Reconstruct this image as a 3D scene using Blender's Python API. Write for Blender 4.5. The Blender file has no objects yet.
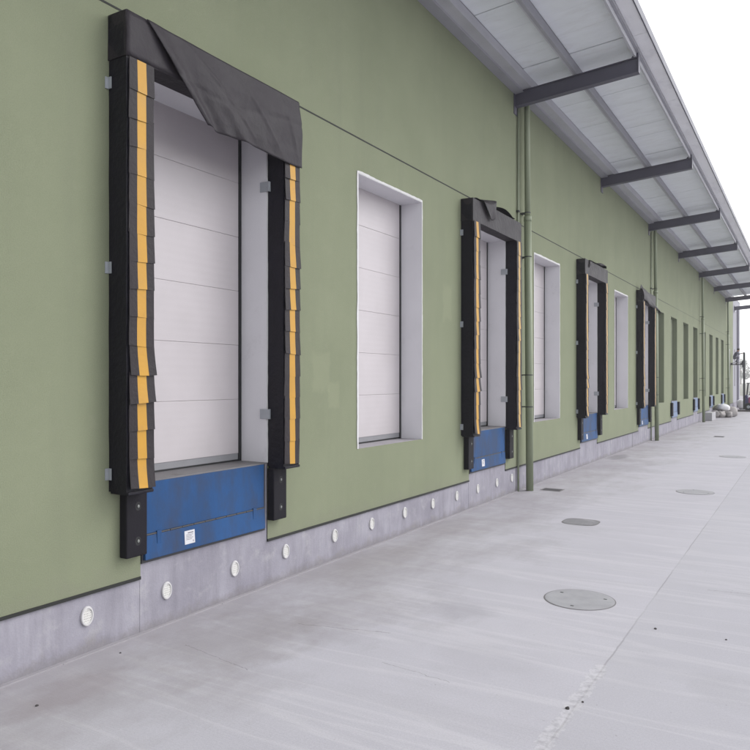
import bpy, bmesh, math, random
from mathutils import Vector, noise
random.seed(7)
S = bpy.context.scene
C = S.collection
R = math.radians

# ------------------------------------------------------------------ materials
def mat(name, col, rough=0.7, metal=0.0, spec=0.5):
    m = bpy.data.materials.new(name); m.use_nodes = True
    b = m.node_tree.nodes['Principled BSDF']
    b.inputs['Base Color'].default_value = (*col, 1)
    b.inputs['Roughness'].default_value = rough
    b.inputs['Metallic'].default_value = metal
    b.inputs['Specular IOR Level'].default_value = spec
    return m, m.node_tree.nodes, m.node_tree.links, b

class G:
    """small node-graph helper"""
    def __init__(s, m): s.n = m.node_tree.nodes; s.l = m.node_tree.links
    def pos(s, scale=(1, 1, 1), loc=(0, 0, 0), obj=False):
        if obj:
            g = s.n.new('ShaderNodeTexCoord').outputs['Object']
        else:
            g = s.n.new('ShaderNodeNewGeometry').outputs['Position']
        mp = s.n.new('ShaderNodeMapping'); mp.inputs['Scale'].default_value = scale
        mp.inputs['Location'].default_value = loc
        s.l.new(g, mp.inputs['Vector']); return mp.outputs['Vector']
    def noise(s, vec, scale, detail=4, rough=0.55):
        t = s.n.new('ShaderNodeTexNoise'); t.inputs['Scale'].default_value = scale
        t.inputs['Detail'].default_value = detail; t.inputs['Roughness'].default_value = rough
        s.l.new(vec, t.inputs['Vector']); return t.outputs['Fac']
    def ramp(s, fac, stops):
        r = s.n.new('ShaderNodeValToRGB'); e = r.color_ramp.elements
        while len(e) < len(stops): e.new(0.5)
        for q, (p, c) in zip(e, stops):
            q.position = p; q.color = (c, c, c, 1) if isinstance(c, (int, float)) else (*c, 1)
        s.l.new(fac, r.inputs['Fac']); return r.outputs['Color']
    def mix(s, fac, a, b, mode='MIX'):
        x = s.n.new('ShaderNodeMix'); x.data_type = 'RGBA'; x.blend_type = mode
        for k, v in ((0, fac), (6, a), (7, b)):
            if hasattr(v, 'links'): s.l.new(v, x.inputs[k])
            elif isinstance(v, (int, float)): x.inputs[k].default_value = v if k == 0 else (v, v, v, 1)
            else: x.inputs[k].default_value = (*v, 1)
        return x.outputs[2]
    def math(s, op, a, b=0.0, c=None):
        x = s.n.new('ShaderNodeMath'); x.operation = op
        for k, v in enumerate((a, b) if c is None else (a, b, c)):
            if hasattr(v, 'links'): s.l.new(v, x.inputs[k])
            else: x.inputs[k].default_value = v
        return x.outputs[0]
    def sep(s, vec):
        x = s.n.new('ShaderNodeSeparateXYZ'); s.l.new(vec, x.inputs[0]); return x.outputs
    def bump(s, h, strength, dist, bsdf):
        b = s.n.new('ShaderNodeBump'); b.inputs['Strength'].default_value = strength
        b.inputs['Distance'].default_value = dist
        s.l.new(h, b.inputs['Height']); s.l.new(b.outputs[0], bsdf.inputs['Normal'])

def varied(name, col, rough=0.7, var=0.12, scale=3.0, fine=60, bump=0.15, dist=0.004, metal=0.0, stretch=(1, 1, 1), dirt=None, dirt_amt=(0.55, 0.75), spec=0.5, dscale=2.2):
    """a base colour with two scales of unevenness, optional dirt blotches and a fine bump"""
    m, n, l, b = mat(name, col, rough, metal, spec); g = G(m)
    p = g.pos(stretch)
    a = g.noise(p, scale, 5); f = g.noise(p, fine, 3)
    lo = tuple(c * (1 - var) for c in col); hi = tuple(min(1, c * (1 + var)) for c in col)
    c1 = g.mix(g.ramp(a, [(0.3, 0), (0.7, 1)]), lo, hi)
    c1 = g.mix(0.35, c1, g.mix(f, lo, hi))
    if dirt:
        d = g.noise(g.pos(stretch, (7.3, 1.1, 4.2)), dscale, 7, 0.65)
        c1 = g.mix(g.ramp(d, [(dirt_amt[0], 0), (dirt_amt[1], 0.85)]), c1, dirt)
    l.new(c1, b.inputs['Base Color'])
    rr = g.math('MULTIPLY_ADD', a, 0.25, rough - 0.12); l.new(rr, b.inputs['Roughness'])
    if bump: g.bump(f, bump, dist, b)
    return m

M = {}
m, n, l, b = mat('green_render', (0.2, 0.22, 0.145), 0.9, 0, 0.25); g = G(m)
p = g.pos(); a = g.noise(p, 0.8, 6, 0.6); st = g.noise(g.pos((1, 1, 0.10), (2, 5, 1)), 2.6, 5, 0.6); f = g.noise(p, 95, 3, 0.6); k_ = g.noise(g.pos((1, 1, 1), (3, 3, 8)), 5, 6, 0.65)
cc = g.mix(g.ramp(a, [(0.3, 0), (0.7, 1)]), (0.186, 0.206, 0.134), (0.214, 0.234, 0.155))
cc = g.mix(g.ramp(st, [(0.50, 0), (0.72, 0.30)]), cc, (0.165, 0.178, 0.125))
cc = g.mix(g.ramp(k_, [(0.58, 0), (0.74, 0.22)]), cc, (0.255, 0.262, 0.190))
zz = g.sep(p)[2]
dz = g.math('ADD', g.math('MULTIPLY', g.math('SUBTRACT', zz, 0.56), -2.6), g.math('MULTIPLY', k_, 1.7))
cc = g.mix(g.ramp(dz, [(0.30, 0), (0.95, 0.30)]), cc, (0.175, 0.170, 0.140))
for (py_, pz_, ry_, rz_) in ((7.95, 2.62, .22, .30), (8.25, 2.3, .15, .2), (11.9, 3.9, .2, .35)):
    X_ = g.sep(p); d1 = g.math('DIVIDE', g.math('SUBTRACT', X_[1], py_), ry_); d2 = g.math('DIVIDE', g.math('SUBTRACT', X_[2], pz_), rz_)
    dd_ = g.math('ADD', g.math('MAXIMUM', g.math('ABSOLUTE', d1), g.math('ABSOLUTE', d2)), g.math('MULTIPLY_ADD', k_, 1.0, -0.5))
    cc = g.mix(g.ramp(dd_, [(0.75, 0.35), (1.0, 0)]), cc, (0.260, 0.280, 0.185))
cc = g.mix(0.18, cc, g.mix(g.ramp(f, [(0.3, 0), (0.7, 1)]), (0.135, 0.15, 0.098), (0.275, 0.295, 0.205)))
l.new(cc, b.inputs['Base Color']); g.bump(f, 0.45, 0.006, b); M['green'] = m
M['green_infill'] = varied('green_infill', (0.195, 0.215, 0.155), 0.85, 0.07, 0.8, 60, 0.2, 0.003, spec=0.25)
m, n, l, b = mat('plinth_concrete', (0.28, 0.27, 0.31), 0.88, 0, 0.25); g = G(m)
p = g.pos(); a = g.noise(p, 1.3, 6, 0.6); v_ = g.noise(g.pos((1, 1.0, 0.16), (3, 1, 2)), 5.5, 5, 0.65); q = g.noise(g.pos((1, 1, 1), (9, 2, 5)), 4.0, 7, 0.7); f = g.noise(p, 60, 3)
cc = g.mix(g.ramp(a, [(0.32, 0), (0.66, 1)]), (0.215, 0.205, 0.250), (0.330, 0.320, 0.368))
cc = g.mix(g.ramp(v_, [(0.42, 0), (0.68, 0.65)]), cc, (0.175, 0.165, 0.20))
cc = g.mix(g.ramp(q, [(0.54, 0), (0.70, 0.55)]), cc, (0.40, 0.39, 0.405))
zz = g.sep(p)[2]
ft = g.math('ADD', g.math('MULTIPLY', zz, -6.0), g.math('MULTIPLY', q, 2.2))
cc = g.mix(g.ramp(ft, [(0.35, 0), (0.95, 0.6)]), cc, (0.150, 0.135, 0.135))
cc = g.mix(0.2, cc, g.mix(f, (0.2, 0.19, 0.21), (0.36, 0.35, 0.37)))
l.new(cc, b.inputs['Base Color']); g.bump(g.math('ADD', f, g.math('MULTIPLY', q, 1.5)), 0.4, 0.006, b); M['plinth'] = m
M['fillet'] = varied('cement_fillet', (0.29, 0.275, 0.295), 0.9, 0.12, 3, 60, 0.4, 0.005)
M['joint'] = mat('dark_sealant', (0.012, 0.013, 0.012), 0.75)[0]
M['door'] = None
m, n, l, b = mat('door_panel', (0.60, 0.555, 0.575), 0.45, 0.0, 0.4); g = G(m)
p = g.pos(); a = g.noise(p, 1.3, 5)
cc = g.mix(g.ramp(a, [(0.3, 0), (0.75, 1)]), (0.440, 0.408, 0.422), (0.485, 0.450, 0.466))
dd = g.noise(g.pos((1, 1, 1.6), (3, 3, 3)), 3.5, 7, 0.7)
cc = g.mix(g.ramp(dd, [(0.58, 0), (0.82, 0.5)]), cc, (0.42, 0.39, 0.39))
l.new(cc, b.inputs['Base Color'])
w = n.new('ShaderNodeTexWave'); w.wave_type = 'BANDS'; w.bands_direction = 'Z'
w.inputs['Scale'].default_value = 3.7; w.inputs['Distortion'].default_value = 0.0
l.new(p, w.inputs['Vector']); g.bump(w.outputs['Fac'], 0.10, 0.004, b); M['door'] = m
M['reveal'] = varied('reveal_paint', (0.64, 0.632, 0.662), 0.7, 0.06, 1.6, 50, 0.1, 0.002, dirt=(0.46, 0.45, 0.47), dirt_amt=(0.62, 0.85))
M['trim'] = varied('white_trim', (0.56, 0.555, 0.555), 0.75, 0.08, 6, 50, 0.2, 0.003, dirt=(0.42, 0.41, 0.40), dirt_amt=(0.6, 0.8), dscale=6)
M['rubber_grey'] = varied('grey_rubber', (0.22, 0.22, 0.235), 0.8, 0.1, 4, 60, 0.1)
M['black'] = mat('black_gap', (0.008, 0.008, 0.010), 0.7)[0]
M['vinyl'] = varied('black_vinyl', (0.007, 0.006, 0.011), 0.5, 0.3, 3, 14, 0.5, 0.02, spec=0.25)
M['canvas'] = varied('charcoal_canvas', (0.020, 0.016, 0.021), 0.60, 0.2, 4, 11, 0.55, 0.018, spec=0.30)
M['flap'] = varied('flap_canvas', (0.019, 0.015, 0.018), 0.58, 0.3, 6, 22, 0.5, 0.010, spec=0.28)
M['yellow'] = varied('yellow_stripe', (0.45, 0.232, 0.016), 0.55, 0.10, 5, 60, 0.1, 0.002, dirt=(0.34, 0.19, 0.05), dirt_amt=(0.60, 0.82), dscale=5)
M['cream_stripe'] = varied('faded_stripe', (0.46, 0.28, 0.075), 0.6, 0.14, 5, 60, 0.1, 0.002, dirt=(0.25, 0.17, 0.11), dirt_amt=(0.56, 0.75), dscale=7)
M['galv'] = varied('galvanised', (0.36, 0.38, 0.41), 0.5, 0.12, 8, 60, 0.05, metal=0.4)
M['blue'] = varied('blue_steel', (0.014, 0.062, 0.176), 0.62, 0.30, 1.6, 40, 0.12, 0.003, dirt=(0.036, 0.038, 0.055), dirt_amt=(0.44, 0.72), dscale=2.6, spec=0.25, stretch=(1, 1, 0.45))
M['blue_light'] = varied('blue_grey_steel', (0.10, 0.15, 0.27), 0.5, 0.15, 1.8, 40, 0.1)
M['dark_steel'] = varied('dark_steel', (0.030, 0.030, 0.036), 0.55, 0.2, 5, 40, 0.1)
M['deck'] = varied('deck_steel', (0.14, 0.135, 0.14), 0.6, 0.2, 4, 50, 0.3, dirt=(0.05, 0.045, 0.04))
M['rubber'] = varied('black_rubber', (0.008, 0.007, 0.011), 0.68, 0.3, 4, 60, 0.3, 0.004, dirt=(0.028, 0.026, 0.028), dirt_amt=(0.58, 0.8), spec=0.2)
M['bolt'] = mat('bolt_steel', (0.22, 0.23, 0.22), 0.5, 0.5)[0]
M['sticker'] = mat('sticker', (0.55, 0.55, 0.58), 0.6)[0]
M['ink'] = mat('sticker_ink', (0.12, 0.11, 0.13), 0.7)[0]
M['pipe'] = varied('green_pipe', (0.215, 0.245, 0.165), 0.5, 0.07, 2, 40, 0.05, 0.002)
M['pipe_grey'] = varied('grey_pipe', (0.235, 0.265, 0.190), 0.5, 0.08, 2, 40, 0.05, 0.002)
M['beam'] = varied('beam_paint', (0.088, 0.084, 0.115), 0.5, 0.12, 2, 40, 0.08, 0.003)
M['purlin'] = varied('purlin_steel', (0.42, 0.42, 0.455), 0.5, 0.10, 2, 40, 0.08, 0.003)
M['purlin_dark'] = varied('purlin_steel_dark', (0.30, 0.30, 0.33), 0.55, 0.10, 2, 40, 0.08, 0.003)
M['soffit'] = varied('soffit_sheet', (0.77, 0.80, 0.835), 0.55, 0.07, 1.2, 30, 0.08, 0.004, stretch=(1, 2.5, 1), dirt=(0.68, 0.69, 0.71), dirt_amt=(0.52, 0.8))
M['flashing'] = varied('roof_flashing', (0.78, 0.78, 0.81), 0.45, 0.08, 1.5, 30, 0.08, 0.004, stretch=(1, 0.6, 1), dirt=(0.56, 0.56, 0.60), dirt_amt=(0.55, 0.8))
M['grey_panel'] = varied('grey_wall_panel', (0.27, 0.265, 0.305), 0.75, 0.07, 0.9, 40, 0.1, 0.003)
M['roof'] = varied('roof_felt', (0.3, 0.3, 0.32), 0.9, 0.1, 1, 40, 0.1)
M['iron'] = varied('cover_concrete', (0.300, 0.300, 0.318), 0.8, 0.16, 5, 70, 0.4, 0.004, dirt=(0.32, 0.32, 0.345), dirt_amt=(0.5, 0.75), dscale=5)
M['cover_dark'] = varied('dark_cover', (0.190, 0.188, 0.200), 0.8, 0.15, 5, 60, 0.3, dirt=(0.30, 0.295, 0.31), dirt_amt=(0.52, 0.72), dscale=4)
M['iron_rim'] = mat('cover_rim', (0.16, 0.15, 0.155), 0.8)[0]
M['grate'] = varied('drain_iron', (0.135, 0.13, 0.14), 0.75, 0.15, 6, 60, 0.3)
M['pebble'] = varied('pebble_stone', (0.06, 0.055, 0.055), 0.9, 0.3, 20, 80, 0.3)
M['sack'] = varied('woven_sack', (0.33, 0.31, 0.305), 0.85, 0.14, 5, 120, 0.4, 0.006, dirt=(0.19, 0.17, 0.17))
M['white_bag'] = varied('white_bag', (0.72, 0.71, 0.74), 0.7, 0.08, 4, 60, 0.3, 0.01)
M['board'] = varied('pale_board', (0.34, 0.335, 0.355), 0.8, 0.10, 3, 60, 0.2)
M['wood'] = varied('dark_timber', (0.07, 0.06, 0.06), 0.85, 0.2, 4, 60, 0.3)
M['lift_red'] = varied('truck_magenta', (0.24, 0.035, 0.11), 0.45, 0.1, 3, 40, 0.05)
M['lift_blue'] = varied('truck_indigo', (0.045, 0.04, 0.12), 0.5, 0.1, 3, 40, 0.05)
M['tyre'] = mat('tyre', (0.015, 0.015, 0.016), 0.85)[0]
M['skin'] = mat('skin', (0.36, 0.20, 0.14), 0.6)[0]
M['overall'] = varied('work_clothes', (0.075, 0.07, 0.105), 0.9, 0.2, 6, 60, 0.3, 0.01)
M['trousers'] = varied('work_trousers', (0.13, 0.125, 0.16), 0.9, 0.2, 6, 60, 0.3, 0.01)
M['hair'] = mat('hair', (0.012, 0.010, 0.010), 0.7)[0]
M['boot'] = mat('boot', (0.02, 0.018, 0.016), 0.7)[0]
M['bark'] = varied('bark', (0.10, 0.08, 0.065), 0.9, 0.2, 4, 30, 0.4)
M['leaf'] = varied('foliage', (0.062, 0.085, 0.048), 0.7, 0.35, 0.6, 8, 0)
M['leaf_dark'] = varied('foliage_dark', (0.045, 0.066, 0.045), 0.7, 0.35, 0.6, 8, 0)
M['glass'] = mat('window_glass', (0.62, 0.63, 0.66), 0.15)[0]

# vent grille: a perforated disc
m, n, l, b = mat('perforated_grille', (0.6, 0.6, 0.58), 0.6); g = G(m)
v = n.new('ShaderNodeTexVoronoi'); v.inputs['Scale'].default_value = 62; v.inputs['Randomness'].default_value = 0.15
l.new(g.pos((1, 1, 0.72), obj=True), v.inputs['Vector'])
l.new(g.mix(g.ramp(v.outputs['Distance'], [(0.26, 0), (0.40, 1)]), (0.30, 0.29, 0.28), (0.60, 0.59, 0.57)), b.inputs['Base Color'])
M['grille'] = m
M['vent_rim'] = varied('vent_plastic', (0.52, 0.51, 0.515), 0.6, 0.06, 10, 60, 0.1)

# yard concrete: brushed pours running away from the wall, tan dirt and painted shade along its foot, a long joint
m, n, l, b = mat('yard_concrete', (0.43, 0.41, 0.45), 0.85, 0, 0.3); g = G(m)
P = g.pos(); xyz = g.sep(P)
big = g.noise(P, 0.45, 5); mid = g.noise(g.pos((1, 1, 1), (4, 9, 0)), 2.2, 6, 0.6); fine = g.noise(P, 55, 4, 0.7)
col = g.mix(g.ramp(big, [(0.32, 0), (0.68, 1)]), (0.405, 0.396, 0.450), (0.470, 0.461, 0.515))
col = g.mix(g.ramp(mid, [(0.35, 0.30), (0.7, 0)]), col, (0.325, 0.315, 0.35))
st = g.noise(g.pos((0.10, 1.15, 1), (2, 0.3, 0)), 1.9, 3, 0.5)
col = g.mix(g.ramp(st, [(0.49, 0), (0.535, 0.55), (0.56, 0.06), (0.65, 0.06), (0.70, 0.35)]), col, (0.56, 0.55, 0.585))
st2 = g.noise(g.pos((0.16, 1.6, 1), (5, 3.3, 0)), 1.5, 4, 0.6)
col = g.mix(g.ramp(st2, [(0.28, 0.40), (0.46, 0)]), col, (0.32, 0.31, 0.345))
br = g.noise(g.pos((1.5, 40, 1)), 2.0, 3, 0.6)
col = g.mix(0.22, col, g.mix(br, (0.355, 0.345, 0.38), (0.49, 0.48, 0.515)))
grit = g.noise(g.pos((1, 1, 1), (2, 7, 0)), 130, 3, 0.7)
fx = g.mix(0.22, col, g.mix(g.ramp(fine, [(0.3, 0), (0.7, 1)]), (0.27, 0.265, 0.29), (0.55, 0.54, 0.57)))
fx = g.mix(0.16, fx, g.mix(g.ramp(grit, [(0.35, 0), (0.65, 1)]), (0.22, 0.215, 0.23), (0.60, 0.59, 0.62)))
# dirt washed along the wall foot, with canopy shade painted in
near = g.math('SUBTRACT', 1.25, g.math('MULTIPLY', xyz[0], 0.42))
nz = g.noise(g.pos((1, 0.55, 1), (1, 6, 0)), 1.1, 7, 0.68)
dm = g.math('ADD', near, g.math('MULTIPLY_ADD', nz, 2.6, -1.62))
fx = g.mix(g.ramp(dm, [(0.0, 0), (0.95, 0.66)]), fx, (0.250, 0.232, 0.245))
# the pour beyond the long joint is a touch greyer
jn = g.noise(g.pos((0, 1, 0)), 3.0, 3)
off = g.math('SUBTRACT', xyz[0], g.math('MULTIPLY_ADD', jn, 0.03, 4.095))
fx = g.mix(g.math('MULTIPLY', g.math('GREATER_THAN', off, 0.0), 0.16), fx, (0.30, 0.30, 0.32))
def blot(fx, x, y, rx, ry, amt, colr, nz_):
    dx = g.math('DIVIDE', g.math('SUBTRACT', xyz[0], x), rx); dy = g.math('DIVIDE', g.math('SUBTRACT', xyz[1], y), ry)
    d = g.math('ADD', g.math('SQRT', g.math('ADD', g.math('MULTIPLY', dx, dx), g.math('MULTIPLY', dy, dy))), g.math('MULTIPLY_ADD', nz_, 1.6, -0.8))
    return g.mix(g.ramp(d, [(0.50, amt * .72), (1.05, 0)]), fx, colr)
mz = g.noise(g.pos((1, 1, 1), (6, 1, 0)), 3.2, 6, 0.65)
for (bx, by, brx, bry, am, bc) in ((2.42, 7.2, .42, .40, .34, (.22, .21, .235)), (0.55, 3.7, .35, .6, .40, (.21, .17, .18)), (0.9, 5.3, .8, 1.2, .42, (.22, .20, .195)), (1.3, 6.6, .7, .9, .30, (.23, .21, .21)),
                                    (0.5, 8.6, .55, 1.4, .40, (.22, .20, .195)), (0.35, 11.2, .45, 1.3, .34, (.22, .20, .20)), (0.3, 24.1, .35, 1.0, .65, (.12, .115, .125)), (3.1, 6.0, .5, .5, .15, (.23, .22, .24)),
                                    (5.1, 6.4, .5, .35, .22, (.24, .235, .25)), (5.6, 9.5, .9, .6, .20, (.25, .245, .26)), (0.5, 14.2, .5, 1.2, .3, (.22, .2, .2)), (2.3, 12.2, .6, .6, .22, (.24, .235, .25))):
    fx = blot(fx, bx, by, brx, bry, am, bc, mz)
cz = g.math('MULTIPLY_ADD', g.noise(P, 6.0, 5, 0.7), 0.10, -0.05)
for (x0, y0, x1, y1, wd_) in ((1.15, 5.92, 2.1, 6.18, .0045), (2.4, 5.5, 3.1, 5.42, .003), (0.6, 4.9, 1.5, 4.75, .003), (4.6, 9.4, 6.6, 9.7, .004)):
    sl_ = (y1 - y0) / (x1 - x0)
    e_ = g.math('ABSOLUTE', g.math('ADD', g.math('SUBTRACT', xyz[1], g.math('MULTIPLY_ADD', xyz[0], sl_, y0 - sl_ * x0)), cz))
    w_ = g.math('MULTIPLY', g.math('LESS_THAN', e_, wd_), g.math('LESS_THAN', g.math('ABSOLUTE', g.math('SUBTRACT', xyz[0], (x0 + x1) / 2)), (x1 - x0) / 2))
    fx = g.mix(g.math('MULTIPLY', w_, 0.6), fx, (0.14, 0.13, 0.135))
ln = g.math('LESS_THAN', g.math('ABSOLUTE', off), 0.008)
brk = g.ramp(g.noise(g.pos((1, 0.8, 1)), 1.0, 4), [(0.40, 0.25), (0.55, 0.75)])
fx = g.mix(g.math('MULTIPLY', g.math('MULTIPLY', ln, brk), 0.75), fx, (0.235, 0.228, 0.238))
# crumbled stretch of that joint
cr = g.noise(P, 9, 6, 0.7)
band = g.math('LESS_THAN', g.math('ABSOLUTE', g.math('ADD', off, 0.02)), g.math('MULTIPLY_ADD', cr, 0.20, -0.045))
yr = g.math('LESS_THAN', g.math('ABSOLUTE', g.math('SUBTRACT', xyz[1], 5.15)), 1.3)
spall = g.math('MULTIPLY', band, yr)
fx = g.mix(g.math('MULTIPLY', spall, 0.30), fx, g.mix(g.ramp(g.noise(P, 16, 4, 0.6), [(0.36, 0), (0.56, 1)]), (0.24, 0.235, 0.24), (0.60, 0.59, 0.61)))
sp = g.noise(g.pos((1, 1, 1), (8, 8, 8)), 26, 2)
fx = g.mix(g.ramp(sp, [(0.735, 0), (0.76, 0.55)]), fx, (0.2, 0.19, 0.2))
l.new(fx, b.inputs['Base Color'])
hgt = g.math('ADD', g.math('MULTIPLY', fine, 0.5), g.math('ADD', g.math('MULTIPLY', br, 0.6), g.math('MULTIPLY', spall, g.math('MULTIPLY', cr, -1.0))))
g.bump(hgt, 0.35, 0.006, b)
M['yard'] = m
M['field'] = varied('far_ground', (0.20, 0.20, 0.17), 0.95, 0.15, 0.05, 3, 0.2)

# ------------------------------------------------------------------ mesh helpers
class MB:
    def __init__(s): s.v = []; s.f = []; s.m = []
    def face(s, pts, mi=0):
        k = len(s.v); s.v += [tuple(p) for p in pts]; s.f.append(tuple(range(k, k + len(pts)))); s.m.append(mi)
    def box(s, a, b, mi=0):
        (x0, y0, z0), (x1, y1, z1) = a, b
        k = len(s.v)
        s.v += [(x0, y0, z0), (x1, y0, z0), (x1, y1, z0), (x0, y1, z0), (x0, y0, z1), (x1, y0, z1), (x1, y1, z1), (x0, y1, z1)]
        for q in ((3, 2, 1, 0), (4, 5, 6, 7), (0, 1, 5, 4), (1, 2, 6, 5), (2, 3, 7, 6), (3, 0, 4, 7)):
            s.f.append(tuple(k + i for i in q)); s.m.append(mi)
    def softbox(s, a, b, step, amp, freq, mi=0, seed=0):
        """box with subdivided, slightly quilted faces"""
        bm = bmesh.new(); n = [max(1, int(round((b[i] - a[i]) / step))) for i in range(3)]
        idx = {}
        def vid(i, j, k):
            if (i, j, k) not in idx:
                p = Vector((a[0] + (b[0] - a[0]) * i / n[0], a[1] + (b[1] - a[1]) * j / n[1], a[2] + (b[2] - a[2]) * k / n[2]))
                d = noise.noise_vector(p * freq + Vector((seed, seed * 1.7, 0))) * amp
                if i == 0: d.x = 0
                idx[(i, j, k)] = len(s.v); s.v.append(tuple(p + d))
            return idx[(i, j, k)]
        for ax in range(3):
            u, w = [q for q in range(3) if q != ax]
            for e in (0, n[ax]):
                for i in range(n[u]):
                    for j in range(n[w]):
                        q = []
                        for di, dj in ((0, 0), (1, 0), (1, 1), (0, 1)):
                            c = [0, 0, 0]; c[ax] = e; c[u] = i + di; c[w] = j + dj; q.append(vid(*c))
                        s.f.append(tuple(q)); s.m.append(mi)
        bm.free()
    def tube(s, pts, r, seg=12, mi=0, caps=True):
        pts = [Vector(p) for p in pts]; rr = r if isinstance(r, (list, tuple)) else [r] * len(pts)
        rings = []
        for i, p in enumerate(pts):
            d = (pts[min(i + 1, len(pts) - 1)] - pts[max(i - 1, 0)]).normalized()
            up = Vector((0, 0, 1)) if abs(d.z) < 0.9 else Vector((1, 0, 0))
            e1 = d.cross(up).normalized(); e2 = d.cross(e1)
            k = len(s.v)
            for j in range(seg):
                t = 2 * math.pi * j / seg; s.v.append(tuple(p + (e1 * math.cos(t) + e2 * math.sin(t)) * rr[i]))
            rings.append(k)
        for a_, b_ in zip(rings, rings[1:]):
            for j in range(seg):
                s.f.append((a_ + j, a_ + (j + 1) % seg, b_ + (j + 1) % seg, b_ + j)); s.m.append(mi)
        if caps:
            for k in (rings[0], rings[-1]): s.f.append(tuple(k + j for j in range(seg))); s.m.append(mi)
    def grid(s, fn, nu, nv, mi=0, thick=None):
        """surface fn(u,v) -> point, as a thin double shell when thick (a vector) is given"""
        def sheet(off):
            k = len(s.v)
            for j in range(nv + 1):
                for i in range(nu + 1):
                    s.v.append(tuple(Vector(fn(i / nu, j / nv)) + off))
            for j in range(nv):
                for i in range(nu):
                    q = k + j * (nu + 1) + i; s.f.append((q, q + 1, q + nu + 2, q + nu + 1)); s.m.append(mi)
            return k
        k0 = sheet(Vector((0, 0, 0)))
        if thick is not None:
            k1 = sheet(Vector(thick)); W = nu + 1
            rim = [i for i in range(W)] + [j * W + nu for j in range(1, nv + 1)] + [nv * W + i for i in range(nu - 1, -1, -1)] + [j * W for j in range(nv - 1, 0, -1)]
            for a_, b_ in zip(rim, rim[1:] + rim[:1]):
                s.f.append((k0 + a_, k0 + b_, k1 + b_, k1 + a_)); s.m.append(mi)
    def lathe(s, prof, axis, centre, seg=32, sy=1.0, mi=0):
        """prof = [(r, h)], axis 'x' or 'z'"""
        rings = []
        for r, h in prof:
            k = len(s.v)
            for j in range(seg):
                t = 2 * math.pi * j / seg
                if axis == 'x': s.v.append((centre[0] + h, centre[1] + r * math.cos(t), centre[2] + r * sy * math.sin(t)))
                elif axis == 'y': s.v.append((centre[0] + r * math.cos(t), centre[1] + h, centre[2] + r * math.sin(t)))
                else: s.v.append((centre[0] + r * math.cos(t), centre[1] + r * math.sin(t), centre[2] + h))
            rings.append(k)
        for a_, b_ in zip(rings, rings[1:]):
            for j in range(seg): s.f.append((a_ + j, a_ + (j + 1) % seg, b_ + (j + 1) % seg, b_ + j)); s.m.append(mi)
        for k in (rings[0], rings[-1]): s.f.append(tuple(k + j for j in range(seg))); s.m.append(mi)
    def build(s, name, mats, parent=None, loc=None, bevel=0, smooth=False, fix=True):
        me = bpy.data.meshes.new(name); me.from_pydata(s.v, [], s.f); me.update()
        for q in (mats if isinstance(mats, (list, tuple)) else [mats]): me.materials.append(q)
        for pl, mi in zip(me.polygons, s.m): pl.material_index = mi; pl.use_smooth = smooth
        if fix:
            bm = bmesh.new(); bm.from_mesh(me); bmesh.ops.recalc_face_normals(bm, faces=bm.faces); bm.to_mesh(me); bm.free()
        o = bpy.data.objects.new(name, me); C.objects.link(o)
        if parent: o.parent = parent
        if loc: o.location = loc
        if bevel:
            bv = o.modifiers.new('bevel', 'BEVEL'); bv.width = bevel; bv.segments = 2; bv.limit_method = 'ANGLE'
        return o

def tag(o, label=None, cat=None, group=None, kind=None):
    for k, v in (('label', label), ('category', cat), ('group', group), ('kind', kind)):
        if v: o[k] = v
    return o
def empty(name, loc, label, cat, group=None):
    o = bpy.data.objects.new(name, None); C.objects.link(o); o.location = loc; o.empty_display_size = 0.2
    return tag(o, label, cat, group)
def copy_tree(o, parent=None):
    c = o.copy(); C.objects.link(c)
    if parent: c.parent = parent
    for ch in list(o.children): copy_tree(ch, c)
    return c

ORD = ['nearest', 'second', 'third', 'fourth', 'fifth', 'sixth', 'seventh', 'eighth', 'ninth', 'tenth', 'eleventh', 'twelfth', 'thirteenth']

# ------------------------------------------------------------------ layout (metres; wall face is x = 0, y runs along it)
CAMX, CAMZ = 5.65, 2.5
SILL, HEAD = 1.50, 5.53
PL = 0.56                       # plinth top
PIT = 0.69                      # leveller bottom
DOCKS = [4.78, 12.77, 20.63, 28.80]
W = 2.02
WINS = [(8.86, 10.88), (16.70, 18.75), (24.97, 27.03)]
SEALED_DOCK = [36.50, 44.10, 51.75, 59.05]
SEALED_WIN = [(32.67, 34.62), (40.40, 42.20), (48.00, 49.80), (55.50, 57.20)]
Y0, YG, YE = -14.0, 68.7, 76.0   # start of facade, end of green, end of building
TOP = 9.75

# ------------------------------------------------------------------ ground
gm = MB(); gm.face([(-60, -60, 0), (70, -60, 0), (70, 130, 0), (-60, 130, 0)])
tag(gm.build('yard_pavement', M['yard']), kind='structure')
gm = MB(); gm.face([(-700, -700, -0.02), (700, -700, -0.02), (700, 700, -0.02), (-700, 700, -0.02)])
tag(gm.build('ground', M['field']), kind='structure')

# ------------------------------------------------------------------ the warehouse
bld = empty('warehouse_building', (0, 0, 0), 'long olive green warehouse wall with a row of loading docks under a metal canopy', 'warehouse')

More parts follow.
